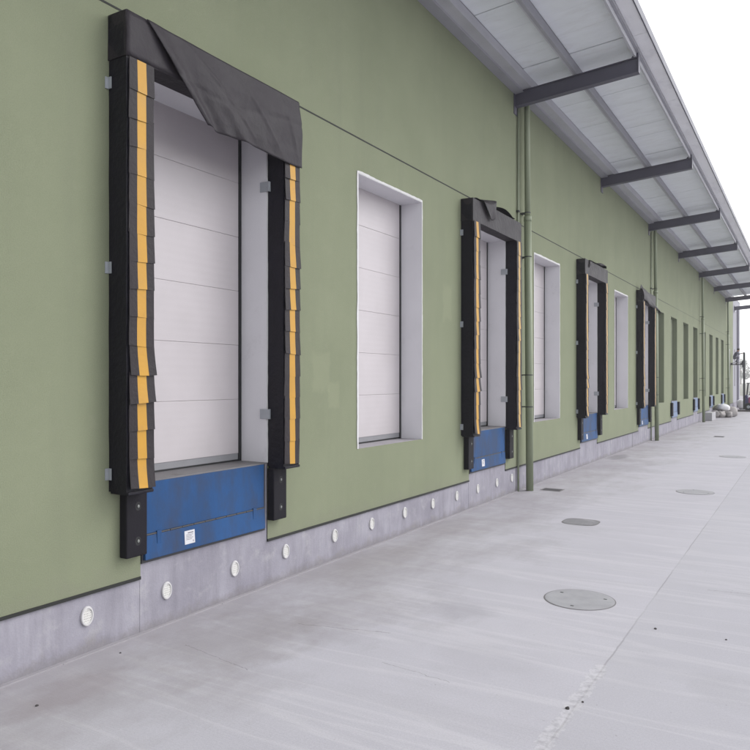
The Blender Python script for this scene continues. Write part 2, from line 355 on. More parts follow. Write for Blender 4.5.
holes = []
for y in DOCKS + SEALED_DOCK:
    w_ = W if y in DOCKS else 1.85
    holes.append((y, y + w_, SILL, HEAD)); holes.append((y + 0.10, y + w_ + 0.02, PL, SILL))
for a_, b_ in WINS + SEALED_WIN: holes.append((a_, b_, SILL, HEAD))
holes.append((64.6, 65.7, 2.2, 5.0))
ys = sorted({Y0, YG} | {h[0] for h in holes} | {h[1] for h in holes}); zs = sorted({PL, TOP} | {h[2] for h in holes} | {h[3] for h in holes})
wb = MB()
for i in range(len(ys) - 1):
    for j in range(len(zs) - 1):
        cy, cz = (ys[i] + ys[i + 1]) / 2, (zs[j] + zs[j + 1]) / 2
        if any(h[0] < cy < h[1] and h[2] < cz < h[3] for h in holes): continue
        wb.face([(0, ys[i], zs[j]), (0, ys[i + 1], zs[j]), (0, ys[i + 1], zs[j + 1]), (0, ys[i], zs[j + 1])])
ya = Y0
for d in DOCKS + SEALED_DOCK:
    w_ = W if d in DOCKS else 1.85
    wb.face([(0, ya, PL), (0, d + 0.10, PL), (-0.012, d + 0.10, PL), (-0.012, ya, PL)]); ya = d + w_ + 0.02
wb.face([(0, ya, PL), (0, YG, PL), (-0.012, YG, PL), (-0.012, ya, PL)])
wb.build('front_wall', M['green'], bld)
ew = MB(); ew.box((-0.35, YG + 0.01, PL), (-0.02, YE, TOP))
ew.box((-0.025, 70.2, 2.0), (-0.012, 70.9, 5.2), 1); ew.box((-0.03, 72.6, 0.1), (0.16, 73.1, 9.0))
e_ = ew.build('end_wall_panel', [M['grey_panel'], M['dark_steel']], bld); e_['label'] = 'unpainted grey wall panel at the far end'
ow = MB()
ow.box((-30, Y0, 0), (-0.45, Y0 + 0.3, TOP - 0.1)); ow.box((-30, YE - 0.3, 0), (-0.36, YE, TOP - 0.1)); ow.box((-30.3, Y0, 0), (-30.01, YE, TOP - 0.1))
ow.build('rear_wall', M['grey_panel'], bld)
rf = MB(); rf.box((-30.3, Y0, TOP - 0.08), (-0.01, YE, TOP + 0.05)); rf.build('roof', M['roof'], bld)

pb = MB()
pb.box((-0.40, Y0, 0), (-0.012, YE, PL - 0.004))
for y in DOCKS + SEALED_DOCK:
    w_ = W if y in DOCKS else 1.85
    pb.box((-0.39, y + 0.101, 0.002), (-0.009, y + w_ + 0.018, SILL - 0.006))
pl = pb.build('plinth', M['plinth'], bld)
fb = MB()
for i in range(90):
    a_ = Y0 + i; 
    fb.box((-0.012, a_, 0.0), (0.035 + 0.012 * noise.noise((a_ * 0.9, 0, 0)), a_ + 1.0, 0.012))
fb.build('cement_fillet', M['fillet'], bld)
bs = MB(); y = Y0
for d in DOCKS + SEALED_DOCK:
    w_ = W if d in DOCKS else 1.85
    bs.box((-0.011, y, PL - 0.022), (0.010, d + 0.10, PL + 0.008)); y = d + w_ + 0.02
bs.box((-0.011, y, PL - 0.022), (0.010, YG, PL + 0.008)); bs.build('base_strip', M['joint'], bld)
pj = MB()
pj.box((-0.01, Y0, 6.031), (0.004, 36, 6.051)); pj.box((-0.01, 36, 6.035), (0.003, YG, 6.047)); pj.build('panel_joint', M['joint'], bld)
for y in (27.9, 33.2, 38.9, 54.4):
    vj = MB(); vj.box((-0.012, y, 0.0), (-0.009, y + 0.02, PL - 0.03)); vj.build('plinth_joint', M['joint'], bld)

def door(y0, y1, label=None):
    d = MB(); z = SILL + 0.10; k = 0
    while z < HEAD:
        z1 = min(z + 0.667, HEAD + 0.05)
        d.box((-0.445, y0 + 0.03, z + 0.001), (-0.400 + 0.002 * random.random(), y1 - 0.045, z1 - 0.001)); z = z1
    o = d.build('sectional_door', M['door'], bld, bevel=0.004)
    s_ = MB(); s_.box((-0.44, y0 + 0.03, SILL + 0.022), (-0.405, y1 - 0.045, SILL + 0.103)); s_.build('bottom_seal', M['rubber_grey'], o, bevel=0.006)
    s_ = MB(); s_.box((-0.46, y0 + 0.028, SILL), (-0.447, y1 - 0.006, HEAD)); s_.box((-0.43, y1 - 0.056, SILL), (-0.392, y1 - 0.006, HEAD - 0.014))
    s_.box((-0.44, y0 + 0.03, SILL + 0.002), (-0.41, y1 - 0.045, SILL + 0.022)); s_.build('gap_and_shadow', M['black'], o)  # black strips stand in for the door's dark gap and the shadow beneath it
    f = MB()
    f.box((-0.47, y0 - 0.01, SILL), (0.004, y0 + 0.020, HEAD)); f.box((-0.47, y1 - 0.005, SILL), (0.004, y1 + 0.012, HEAD)); f.box((-0.47, y0 - 0.01, HEAD - 0.012), (0.004, y1 + 0.012, HEAD + 0.01))
    fo = f.build('door_frame', M['reveal'], o)
    t = MB(); e = 0.026; sd_ = y0
    def rag(q): return 0.010 * noise.noise((q * 3.1, sd_, 0)) + 0.007 * noise.noise((q * 13, sd_, 4))
    t.grid(lambda u, v: (0.010, y0 + 0.004 - (e + 0.004 + rag(SILL + 4 * v)) * (1 - u), SILL + (HEAD + e - SILL) * v), 1, 70, thick=(-0.0055, 0, 0))
    t.grid(lambda u, v: (0.010, y1 - 0.002 + (e * .8 + rag(30 + 4 * v)) * u, SILL + (HEAD + e - SILL) * v), 1, 70, thick=(-0.0055, 0, 0))
    t.grid(lambda u, v: (0.010, y0 + 0.005 + (y1 - y0 - 0.008) * u, HEAD - 0.006 + (e * 1.5 + rag(60 + 2 * u)) * v), 36, 1, thick=(-0.0055, 0, 0))
    t.build('edge_trim', M['trim'], o)
    th = MB(); th.box((-0.47, y0 - 0.01, SILL - 0.05), (-0.002, y1 + 0.012, SILL - 0.001)); th.build('threshold', M['fillet'], o)
    return o
for y in DOCKS: door(y, y + W)
for a_, b_ in WINS: door(a_, b_)
for a_, b_ in SEALED_WIN + [(y, y + 1.85) for y in SEALED_DOCK]:
    d = MB(); d.box((-0.30, a_ - 0.01, SILL), (-0.22, b_ + 0.01, HEAD))
    d.box((-0.22, b_, SILL), (-0.001, b_ + 0.02, HEAD)); d.box((-0.22, a_ - 0.02, SILL), (-0.001, a_, HEAD))
    d.box((-0.22, a_, HEAD), (-0.001, b_, HEAD + 0.02)); d.box((-0.22, a_, SILL - 0.02), (-0.001, b_, SILL - 0.002))
    d.build('infill_panel', M['green_infill'], bld)
wn = MB(); wn.box((-0.20, 64.6, 2.2), (-0.16, 65.7, 5.0)); w1 = wn.build('window', M['glass'], bld)
wn = MB(); wn.box((-0.2, 64.55, 2.2), (0.012, 64.64, 5.04)); wn.box((-0.2, 65.66, 2.2), (0.012, 65.75, 5.04)); wn.box((-0.2, 64.64, 4.96), (0.012, 65.66, 5.04)); wn.build('window_frame', M['trim'], w1)

# canopy: sheets on purlins, carried by cantilever beams
def rz(x): return 9.12 + 0.075 * x
cs = MB(); BEAMS = [15.4 + 7.8 * i for i in range(-3, 7)]
YC = 63.6; y = -8.6; k = 0
while y < YC:
    y1 = min(y + 2.6, YC); dz = 0.012 * random.random()
    for (xa, xb) in ((0.40, 1.31), (1.40, 2.56)):
        yy = y + 0.014; nsub = 3
        for q in range(nsub):
            ya = y + 0.014 + (y1 - y - 0.028) * q / nsub; yb = y + 0.014 + (y1 - y - 0.028) * (q + 1) / nsub - (0.006 if q < nsub - 1 else 0)
            e = dz + 0.006 * random.random()
            k = len(cs.v)
            cs.v += [(xa, ya, rz(xa) + e), (xb, ya, rz(xb) + e), (xb, yb, rz(xb) + e), (xa, yb, rz(xa) + e)] + [(xa, ya, rz(xa) + e + .03), (xb, ya, rz(xb) + e + .03), (xb, yb, rz(xb) + e + .03), (xa, yb, rz(xa) + e + .03)]
            for f in ((3, 2, 1, 0), (4, 5, 6, 7), (0, 1, 5, 4), (1, 2, 6, 5), (2, 3, 7, 6), (3, 0, 4, 7)): cs.f.append(tuple(k + i for i in f)); cs.m.append(0)
    y = y1
k = len(cs.v)                                                   # added dark sheet above, unseen, stops sky light leaking through panel gaps
cs.v += [(0.0, -8.6, rz(0) + .055), (2.9, -8.6, rz(2.9) + .055), (2.9, YC, rz(2.9) + .055), (0.0, YC, rz(0) + .055), (0.0, -8.6, rz(0) + .10), (2.9, -8.6, rz(2.9) + .10), (2.9, YC, rz(2.9) + .10), (0.0, YC, rz(0) + .10)]
for f in ((3, 2, 1, 0), (4, 5, 6, 7), (0, 1, 5, 4), (1, 2, 6, 5), (2, 3, 7, 6), (3, 0, 4, 7)): cs.f.append(tuple(k + i for i in f)); cs.m.append(1)
can = cs.build('canopy', [M['soffit'], M['purlin_dark']], bld)
can['label'] = 'pale sheet metal canopy roof over the loading docks'
def purlin(x0, x1, drop, mt, nm='purlin', top=0.0):
    p_ = MB(); k = 0
    p_.v = [(x0, -8.6, rz(x0) - drop), (x1, -8.6, rz(x1) - drop), (x1, YC, rz(x1) - drop), (x0, YC, rz(x0) - drop), (x0, -8.6, rz(x0) + top), (x1, -8.6, rz(x1) + top), (x1, YC, rz(x1) + top), (x0, YC, rz(x0) + top)]
    p_.f = [(3, 2, 1, 0), (4, 5, 6, 7), (0, 1, 5, 4), (1, 2, 6, 5), (2, 3, 7, 6), (3, 0, 4, 7)]; p_.m = [0] * 6
    return p_.build(nm, mt, can)
purlin(0.004, 0.20, 0.235, M['purlin_dark'], 'wall_gutter', 0.05)
purlin(0.203, 0.40, 0.190, M['purlin'])
purlin(1.31, 1.335, 0.197, M['purlin']); purlin(1.336, 1.40, 0.197, M['purlin_dark'])
purlin(2.56, 2.60, 0.197, M['purlin']); purlin(2.601, 2.66, 0.10, M['purlin_dark'])
fl = MB(); y = -8.6
while y < YC:
    y1 = min(y + 3.9, YC); k = len(fl.v)
    fl.v += [(2.662, y + .004, rz(2.66) - .03), (2.93, y + .004, rz(2.93) - .03), (2.93, y1 - .004, rz(2.93) - .03), (2.662, y1 - .004, rz(2.66) - .03)]
    fl.v += [(a_, b_, c_ + 0.03) for a_, b_, c_ in fl.v[k:k + 4]]
    for f in ((3, 2, 1, 0), (4, 5, 6, 7), (0, 1, 5, 4), (1, 2, 6, 5), (2, 3, 7, 6), (3, 0, 4, 7)): fl.f.append(tuple(k + i for i in f)); fl.m.append(0)
    y = y1
fl.build('edge_flashing', M['flashing'], can)
eg = MB(); eg.box((2.931, -8.6, rz(2.93) - .045), (2.955, YC, rz(2.93) + .12)); eg.build('edge_gutter', M['beam'], can)
def beam(y):
    b_ = MB(); z0, z1 = 8.61, 8.925; L = 2.64; t = 0.055
    def q(xa, xb, za, zb, ya, yb):
        k = len(b_.v)
        b_.v += [(xa, ya, za[0]), (xb, ya, za[1]), (xb, yb, za[1]), (xa, yb, za[0]), (xa, ya, zb[0]), (xb, ya, zb[1]), (xb, yb, zb[1]), (xa, yb, zb[0])]
        for f in ((3, 2, 1, 0), (4, 5, 6, 7), (0, 1, 5, 4), (1, 2, 6, 5), (2, 3, 7, 6), (3, 0, 4, 7)): b_.f.append(tuple(k + i for i in f)); b_.m.append(0)
    s = 0.072
    q(0.02, L, (z0 + .02, z0 + .02 + s * L), (z1 - .02, z1 - .02 + s * L), y - 0.01, y + 0.09)     # web, closed box
    q(0.02, L, (z0, z0 + s * L), (z0 + .018, z0 + .018 + s * L), y - 0.045, y + 0.115)             # lower flange
    q(0.02, L, (z1 - .018, z1 - .018 + s * L), (z1, z1 + s * L), y - 0.045, y + 0.115)
    b_.box((0.0, y - 0.08, z0 - 0.17), (0.018, y + 0.15, z1 + 0.10))                                 # wall plate
    b_.box((L + .001, y - 0.045, z0 + s * L), (L + 0.015, y + 0.115, z1 + s * L + .02))              # end plate
    k = len(b_.v)                                                                                     # upstand cleat
    za = z1 + s * L
    b_.v += [(L - .16, y + .02, za), (L, y + .02, za), (L, y + .02, za + .20)] + [(L - .16, y + .05, za), (L, y + .05, za), (L, y + .05, za + .20)]
    for f in ((0, 1, 2), (5, 4, 3), (0, 3, 4, 1), (1, 4, 5, 2), (2, 5, 3, 0)): b_.f.append(tuple(k + i for i in f)); b_.m.append(0)
    return b_.build('beam', M['beam'], can)
for y in BEAMS + [70.0]: beam(y)

# ------------------------------------------------------------------ dock seals
LOW = 1.455
def flap(y0, y1, ztop, side, k, pad, stripe):
    """one overlapping canvas tab with its stripe; hangs a little open"""
    h = 0.292; fl_ = 0.004 + 0.009 * random.random(); sk = random.uniform(-.007, .007); wid = 1.0
    if k == 10 and side < 0: sk = 0.016; fl_ = 0.024
    if k in (11, 14) and side < 0: fl_ = 0.028
    cols = [0, .12, .31, .67, .9, 1.0]; rows = 5; b_ = MB()
    curl = random.uniform(0.0, 0.02)
    def pt(u, v):
        x = 0.252 + 0.006 + fl_ * v ** 1.6 + 0.006 * math.sin(u * 3.1 + k) * v - (curl * (u - .5) ** 2 * 4) * v * 0.6
        yy = y0 + (y1 - y0) * u + sk * v + (u - .5) * 0.012 * v
        zz = ztop - h * v - (0.010 * math.sin(u * 2.2 + k * 1.3) * v if v > .9 else 0)
        return (x, yy, zz)
    for off in (0.0, 0.007):
        k0 = len(b_.v)
        for j in range(rows + 1):
            for u in cols:
                p_ = pt(u, j / rows); b_.v.append((p_[0] + off, p_[1], p_[2]))
        n_ = len(cols)
        for j in range(rows):
            for i in range(n_ - 1):
                q_ = k0 + j * n_ + i; b_.f.append((q_, q_ + 1, q_ + n_ + 1, q_ + n_)); b_.m.append(1 if i == 2 and off > 0 else 0)
    n_ = len(cols); tot = (rows + 1) * n_
    rim = [i for i in range(n_)] + [j * n_ + n_ - 1 for j in range(1, rows + 1)] + [rows * n_ + i for i in range(n_ - 2, -1, -1)] + [j * n_ for j in range(rows - 1, 0, -1)]
    for a_, c_ in zip(rim, rim[1:] + rim[:1]): b_.f.append((a_, c_, tot + c_, tot + a_)); b_.m.append(0)
    b_.v = [(p_[0], p_[1], p_[2] - LOW) for p_ in b_.v]
    return b_.build('flap', [M['flap'], stripe], pad)

def make_seal(stripes):
    root = empty('dock_seal', (0, 0, LOW), 'x', 'dock seal', 'dock seals around the loading doors')
    for side, (a_, b_) in ((-1, (-0.275, 0.035)), (1, (2.04, 2.345))):
        p_ = MB(); p_.softbox((0.004, a_, 0), (0.245, b_, 5.5 - LOW), 0.06, 0.006, 3.0, seed=side * 3.1)
        pad = p_.build('side_pad', M['vinyl'], root, smooth=False)
        for k in range(15):
            flap(a_ + (0.02 if side < 0 else 0.01), b_ + (0.0 if side < 0 else -0.005), 5.50 - k * 0.2655, side, k, pad, stripes[0 if side < 0 else 1])
        f_ = MB(); f_.box((0.02, a_ + 0.004, -0.022), (0.268, b_ - 0.004, 0.008)); f_.build('bottom_cap', M['vinyl'], pad, bevel=0.006)
    p_ = MB(); p_.softbox((0.004, -0.285, 5.503 - LOW), (0.25, 2.35, 5.925 - LOW), 0.07, 0.006, 2.5, seed=9)
    p_.build('head_pad', M['canvas'], root)
    e_ = MB(); e_.box((0.003, -0.2865, 5.51 - LOW), (0.22, -0.279, 5.915 - LOW)); e_.build('end_cover', M['vinyl'], root, bevel=.003)
    for z in (5.29, 3.557, 1.618):
        g_ = MB(); g_.box((0.001, -0.322, z - LOW - .055), (0.012, -0.277, z - LOW + .055)); g_.box((0.012, -0.293, z - LOW - .055), (0.052, -0.283, z - LOW + .055))
        g_.build('bracket', M['galv'], root, bevel=.002)
    for z in (4.846, 2.091):
        g_ = MB(); g_.box((-0.085, 2.000, z - LOW - .06), (0.055, 2.010, z - LOW + .06)); g_.box((0.045, 2.010, z - LOW - .06), (0.055, 2.036, z - LOW + .06))
        g_.build('bracket', M['galv'], root, bevel=.002)
    return root
seal0 = make_seal((M['yellow'], M['yellow']))
seal1 = make_seal((M['yellow'], M['cream_stripe']))
seal2 = make_seal((M['cream_stripe'], M['cream_stripe']))
seals = [seal0, seal1, seal2, copy_tree(seal2)]
slab = ['black dock seal nearest the camera, its charcoal curtain hanging across the right of the doorway',
        'black dock seal with a curled canvas tongue on its head, beside the nearest downpipe',
        'third black dock seal from the camera, its curtain rolled up over its head',
        'farthest black dock seal, its curtain peaked like a tent and trailing right']
for s_, y, t in zip(seals, DOCKS, slab): s_.location = (0, y, LOW); s_['label'] = t

def curtain(dock, nm, fn, nu, nv, thick=(-0.006, 0, 0), parent=None):
    b_ = MB(); b_.grid(lambda u, v: (fn(u, v)[0], fn(u, v)[1] - DOCKS[dock], fn(u, v)[2] - LOW), nu, nv, thick=thick)
    return b_.build(nm, M['canvas'], parent or seals[dock], smooth=True)
# nearest: canvas pulled off at its left, the free edge hanging as a diagonal fold
def c1(u, v):
    yl = 4.727 + (5.461 - 4.727) * v; zl = 5.926 - 0.795 * v
    yr = 7.105 + 0.035 * v; zr = 5.928 - 0.812 * v
    y_ = yl + (yr - yl) * u; z_ = zl + (zr - zl) * u - 0.018 * math.sin(u * 9) * v * (1 - u) + 0.012 * v * math.sin(u * math.pi * 2)
    x_ = 0.262 + 0.036 * min(1, v * 3) + 0.006 * v + 0.008 * noise.noise((u * 9, v * 5, 7.1)) * v
    x_ += 0.050 * math.exp(-((u - 0.03) / 0.05) ** 2) * (0.25 + 0.75 * v)            # rolled hem
    x_ -= 0.025 * math.exp(-((u - 0.13) / 0.05) ** 2) * v
    x_ += 0.030 * math.exp(-((u - 0.25 - 0.12 * v) / 0.07) ** 2) * v
    x_ += 0.022 * noise.noise((u * 5, v * 2.5, 1.3)) * (0.3 + v)
    for cu, sl_, am in ((.36, .35, .012), (.50, -.25, .009), (.63, .30, .010), (.78, -.2, .008), (.90, .15, .010)):
        x_ += am * math.exp(-((u - cu - sl_ * (v - .5)) / .018) ** 2) * math.sin(v * math.pi)
    x_ -= 0.006 * math.exp(-((v - .48 - .1 * math.sin(u * 5)) / .03) ** 2)
    return (x_, y_, z_)
curtain(0, 'head_curtain', c1, 120, 36)
def c1b(u, v):                                                                      # hem folded under
    yl = 4.727 + (5.461 - 4.727) * v; z_ = 5.925 - 0.80 * v
    return (0.300 - 0.035 * u + 0.02 * v - 0.03 * (1 - v), yl + 0.012 + u * 0.16 * v, z_ - u * 0.035 + 0.02)
# short top cover wrapped over the left of the head
def c1c(u, v):
    return (0.256 + 0.004 * noise.noise((u * 4, v * 3, 2)), 4.50 + 0.85 * u, 5.928 - 0.42 * v)
curtain(0, 'head_cover', c1c, 16, 8)
def bez(a_, b_, t): return [p + (q - p) * t for p, q in zip(a_, b_)]
# second dock: curtain thrown up, a tongue flopping over the front and a low hump
def t2(u, v):
    # a lobe of canvas flopping forward over the head: wide at the top, rounded at its foot
    top = bez((12.80, 5.97), (13.52, 6.10), u); wob = math.sin(u * math.pi) ** 0.6
    y_ = top[0] + 0.06 * v + (0.5 - u) * 0.30 * v ** 2.2 + 0.12 * v
    z_ = top[1] - (0.13 + 0.24 * wob) * v + 0.015 * math.sin(v * 5)
    x_ = 0.17 + 0.13 * min(1.0, v * 3.0) ** 0.7 + 0.045 * math.sin(u * math.pi) * (0.3 + v * 0.7) + 0.018 * math.sin(u * 9 + 1) * v - 0.02 * v * v
    return (x_, y_, z_)
curtain(1, 'head_curtain', t2, 22, 18)
def t2b(u, v):
    y_ = 12.6 + 2.1 * u; s = max(0.0, math.sin((u - .42) / .5 * math.pi)) if .42 < u < .92 else 0
    z_ = 5.93 + (0.015 + 0.085 * s + 0.05 * math.exp(-((u - .30) / .12) ** 2)) * math.sin((0.15 + 0.85 * v) * 2.2)
    return (0.05 + 0.225 * v + 0.02 * s * v, y_, z_)
curtain(1, 'curtain_roll', t2b, 34, 8)
# third: rolled to the right
def t3(u, v):
    y_ = 20.75 + 2.0 * u; s = math.exp(-((u - .75) / .22) ** 2)
    z_ = 5.925 + (0.01 + 0.17 * s) * math.sin((0.1 + 0.9 * v) * 2.4) - 0.07 * v * s
    return (0.04 + 0.25 * v + 0.05 * math.sin(u * 17) * v * s, y_ + 0.07 * v * s, z_)
curtain(2, 'head_curtain', t3, 40, 10)
def t3b(u, v):
    return (0.262 + 0.03 * math.sin(v * 3.1), 20.74 + 0.30 * u * (1 - 0.7 * v), 5.91 - 0.20 * v + 0.05 * u)
curtain(2, 'curtain_tab', t3b, 6, 8)
# fourth: peaked and trailing to the right
def t4(u, v):
    y_ = 28.5 + 2.55 * u + 0.9 * u * u
    arch = 6.00 + 0.07 * math.sin(u * 3.0) - 0.70 * u ** 2.2
    low = 5.55 - 0.18 * u
    z_ = arch + (min(low, arch - 0.02) - arch) * v
    return (0.20 + 0.09 * math.sin(v * 2.4) + 0.05 * math.sin(u * 8) * v, y_, z_)
curtain(3, 'head_curtain', t4, 30, 10)
def t4b(u, v):
    w_ = (1 - v) ; return (0.14 + 0.12 * u * w_, 28.72 + 0.02 * v + (u - .5) * 0.5 * w_, 5.9 + 0.26 * v)
curtain(3, 'curtain_peak', t4b, 6, 8)

# ------------------------------------------------------------------ levellers
def make_leveller(w_, mt, sticker=True):
    root = empty('dock_leveller', (0, 0, PIT), 'x', 'dock leveller', 'blue dock levellers in the wall')
    a_, b_ = 0.105, w_ - 0.04; H = SILL - PIT
    f_ = MB(); f_.box((-0.011, a_, 0.0), (0.012, b_, 0.028)); f_.box((-0.011, b_ - 0.028, 0.028), (0.012, b_, H - .004)); f_.box((-0.011, a_, 0.028), (0.012, a_ + 0.02, H - .004))
    f_.build('pit_frame', M['dark_steel'], root)
    p_ = MB(); p_.box((-0.010, a_ + 0.021, 0.285), (0.022, b_ - 0.029, H - 0.012))
    fp = p_.build('front_plate', mt, root, bevel=.004)
    # lip plate, leaning out a little at its foot, with hinge knuckles
    l_ = MB(); ya, yb = a_ + 0.021, b_ - 0.029
    l_.v = [(-0.008, ya, .032), (0.045, ya, .032), (0.030, ya, .268), (-0.008, ya, .268), (-0.008, yb, .032), (0.045, yb, .032), (0.030, yb, .268), (-0.008, yb, .268)]
    l_.f = [(0, 1, 2, 3), (7, 6, 5, 4), (0, 4, 5, 1), (1, 5, 6, 2), (2, 6, 7, 3), (3, 7, 4, 0)]; l_.m = [0] * 6
    lip = l_.build('lip', mt, root, bevel=.004)
    h_ = MB(); n_ = 11
    for k in range(n_):
        u0 = ya + (yb - ya) * k / n_ + .004; u1 = ya + (yb - ya) * (k + 1) / n_ - .004
        h_.tube([(0.024, u0, 0.276), (0.024, u1, 0.276)], 0.010, 8, 0)
    h_.build('hinge', M['dark_steel'], lip)
    for u in (0.10, 0.90):
        w2 = MB(); w2.box((0.022, ya + (yb - ya) * u - .03, .17), (0.0385, ya + (yb - ya) * u + .03, .30))
        w2.build('lip_catch', mt, lip, bevel=.003)
    d_ = MB(); d_.box((-0.44, a_ - .09, H - .010), (0.020, b_ + .03, H + .004)); d_.build('deck_plate', M['deck'], root)
    if sticker:
        s_ = MB(); y0_, y1_ = 0.650, 0.795
        def sx(z): return 0.045 - (z - .032) / .236 * .015 + .0015
        def quad(ya_, yb_, za, zb, e, mi): s_.face([(sx(za) + e, ya_, za), (sx(za) + e, yb_, za), (sx(zb) + e, yb_, zb), (sx(zb) + e, ya_, zb)], mi)
        quad(y0_, y1_, .085, .225, 0.0, 0)
        quad(y0_ + .045, y0_ + .125, .196, .206, .0008, 1)
        for q, z in enumerate((.178, .162, .146, .130)): quad(y0_ + .02, y1_ - .025 - .02 * (q % 2), z, z + .005, .0008, 1)
        quad(y0_ + .115, y1_ - .02, .100, .120, .0008, 1)
        s_.build('sticker', [M['sticker'], M['ink']], lip)
    return root
lv0 = make_leveller(W, M['blue']); lv1 = make_leveller(1.85, M['blue_light'], False)
levs = [lv0] + [copy_tree(lv0) for _ in range(3)] + [lv1] + [copy_tree(lv1) for _ in range(3)]
where = ['under the nearest dock seal, scuffed and carrying a small white sticker', 'under the second dock seal, left of the first downpipe',
         'under the third dock seal, beyond the first downpipe', 'under the farthest dock seal, just left of the second downpipe',
         'without a seal, just past the second downpipe', 'without a seal, just before the third downpipe',
         'without a seal, just past the third downpipe', 'without a seal, farthest of all along the wall']
for o, y, t in zip(levs, DOCKS + SEALED_DOCK, where):
    o.location = (0, y, PIT); o['label'] = ('blue dock leveller ' if y in DOCKS else 'blue grey dock leveller ') + t

# ------------------------------------------------------------------ bumpers
def make_bumper():
    root = empty('dock_bumper', (0, 0, 0.80), 'x', 'bumper', 'black rubber dock bumpers')
    b_ = MB(); b_.box((0.002, 0, 0), (0.105, 0.25, 0.635)); blk = b_.build('rubber_block', M['rubber'], root, bevel=0.012)
    for z in (0.15, 0.485):
        h_ = MB(); h_.lathe([(0.034, 0.1052), (0.034, 0.1065), (0.026, 0.1068), (0.024, 0.1056)], 'x', (0, 0.135, z), 20, sy=1.3); h_.build('bolt_recess', M['black'], root)
        n_ = MB(); n_.lathe([(0.013, 0.107), (0.013, 0.112), (0.006, 0.114)], 'x', (0, 0.137, z), 6, sy=1.3); n_.build('bolt', M['bolt'], root)
    return root
bp = make_bumper(); first = True
names_ = ['under the nearest dock seal', 'under the second dock seal', 'under the third dock seal', 'under the tented seal', 'at the nearest dock without a seal', 'at the second dock without a seal', 'at the third dock without a seal', 'at the farthest dock']
for i, y in enumerate(DOCKS + SEALED_DOCK):
    w_ = W if i < 4 else 1.85
    for sd, yy in (('left', y - 0.155), ('right', y + w_ + 0.015)):
        o = bp if first else copy_tree(bp); first = False
        o.location = (0, yy, 0.80)
        o['label'] = f'black rubber bumper {sd} of the blue leveller {names_[i]}'

# ------------------------------------------------------------------ vents in the plinth
def make_vent():
    root = empty('vent', (0, 0, 0.34), 'x', 'vent', 'round vents along the plinth')
    r_ = MB(); r_.lathe([(0.064, -0.012), (0.066, 0.004), (0.062, 0.012), (0.052, 0.013), (0.049, 0.006), (0.049, -0.012)], 'x', (0, 0, 0), 32, sy=1.38)
    r_.build('rim', M['vent_rim'], root, smooth=False)
    g_ = MB(); g_.lathe([(0.0495, -0.011), (0.0495, 0.0045)], 'x', (0, 0, 0), 32, sy=1.38); g_.build('grille', M['grille'], root)
    return root
v0 = make_vent()
VY = [4.27, 5.222, 6.243, 7.183, 8.276, 9.264, 10.297, 11.316, 12.317, 13.31, 14.33, 15.22]
vl = ['left of the nearest dock, closest to the camera', 'under the left half of the nearest blue leveller', 'under the right half of the nearest blue leveller', 'just right of the nearest blue leveller',
      'second one right of the nearest blue leveller', 'below the left part of the nearest window door', 'below the right part of the nearest window door', 'first to the right of the nearest window door',
      'last one before the second dock, at its left bumper', 'under the left half of the second blue leveller', 'under the right half of the second blue leveller', 'between the second dock and the first downpipe']
for i, (y, t) in enumerate(zip(VY, vl)):
    o = v0 if i == 0 else copy_tree(v0); o.location = (-0.004, y, 0.345 - 0.003 * (i % 3)); o['label'] = 'round white vent ' + t

# ------------------------------------------------------------------ downpipes and conduits
def make_pipe():
    root = empty('downpipe', (0, 0, 0), 'x', 'downpipe', 'green rainwater downpipes on the wall')
    u_ = MB(); u_.tube([(0.15, 0, 9.02), (0.15, 0, 8.4), (0.165, 0, 6.12)], 0.064, 20); u_.build('upper_pipe', M['pipe'], root, smooth=True)
    l_ = MB(); l_.tube([(0.165, 0, 6.2), (0.19, 0, 3.2), (0.215, 0, 0.0)], 0.083, 20); l_.build('lower_pipe', M['pipe'], root, smooth=True)
    s_ = MB(); s_.tube([(0.165, 0, 6.22), (0.166, 0, 6.10)], 0.087, 20); s_.build('socket', M['pipe'], root, smooth=True)
    for z, x in ((6.30, .163), (5.30, .172), (2.62, .195), (1.9, .20)):
        c_ = MB(); c_.tube([(x, 0, z - .010), (x, 0, z + .010)], 0.070 if z > 6.2 else 0.088, 20); c_.box((0.0, -0.04, z - .012), (x - .05, 0.0, z + .012)); c_.box((0.0, 0.02, z - .008), (x - .05, 0.13, z + .008))
        c_.build('clamp', M['dark_steel'], root)
    return root
p0 = make_pipe()
for i, (y, t) in enumerate(((15.78, 'between the second dock seal and second window door'), (31.6, 'just past the tented fourth dock seal'), (46.95, 'between the second and third bare docks'), (62.5, 'farthest one, near the far end of the wall'))):
    o = p0 if i == 0 else copy_tree(p0); o.location = (0, y, 0); o['label'] = 'tall green downpipe ' + t
def make_conduit():
    root = empty('conduit', (0, 0, 0.1), 'x', 'conduit', 'thin conduits beside the downpipes')
    u_ = MB(); u_.tube([(0.036, 0, 8.5), (0.036, 0, -0.1)], 0.022, 12); u_.build('tube', M['pipe_grey'], root, smooth=True)
    for z in (6.2, 4.6, 2.6):
        c_ = MB(); c_.box((0.0, -0.04, z - .02), (0.065, 0.04, z + .02)); c_.build('clip', M['dark_steel'], root)
    return root
q0 = make_conduit()
for i, (y, t) in enumerate(((15.52, 'nearest green downpipe'), (31.36, 'second green downpipe'))):
    o = q0 if i == 0 else copy_tree(q0); o.location = (0, y, 0.1); o['label'] = 'thin grey conduit running up the wall left of the ' + t

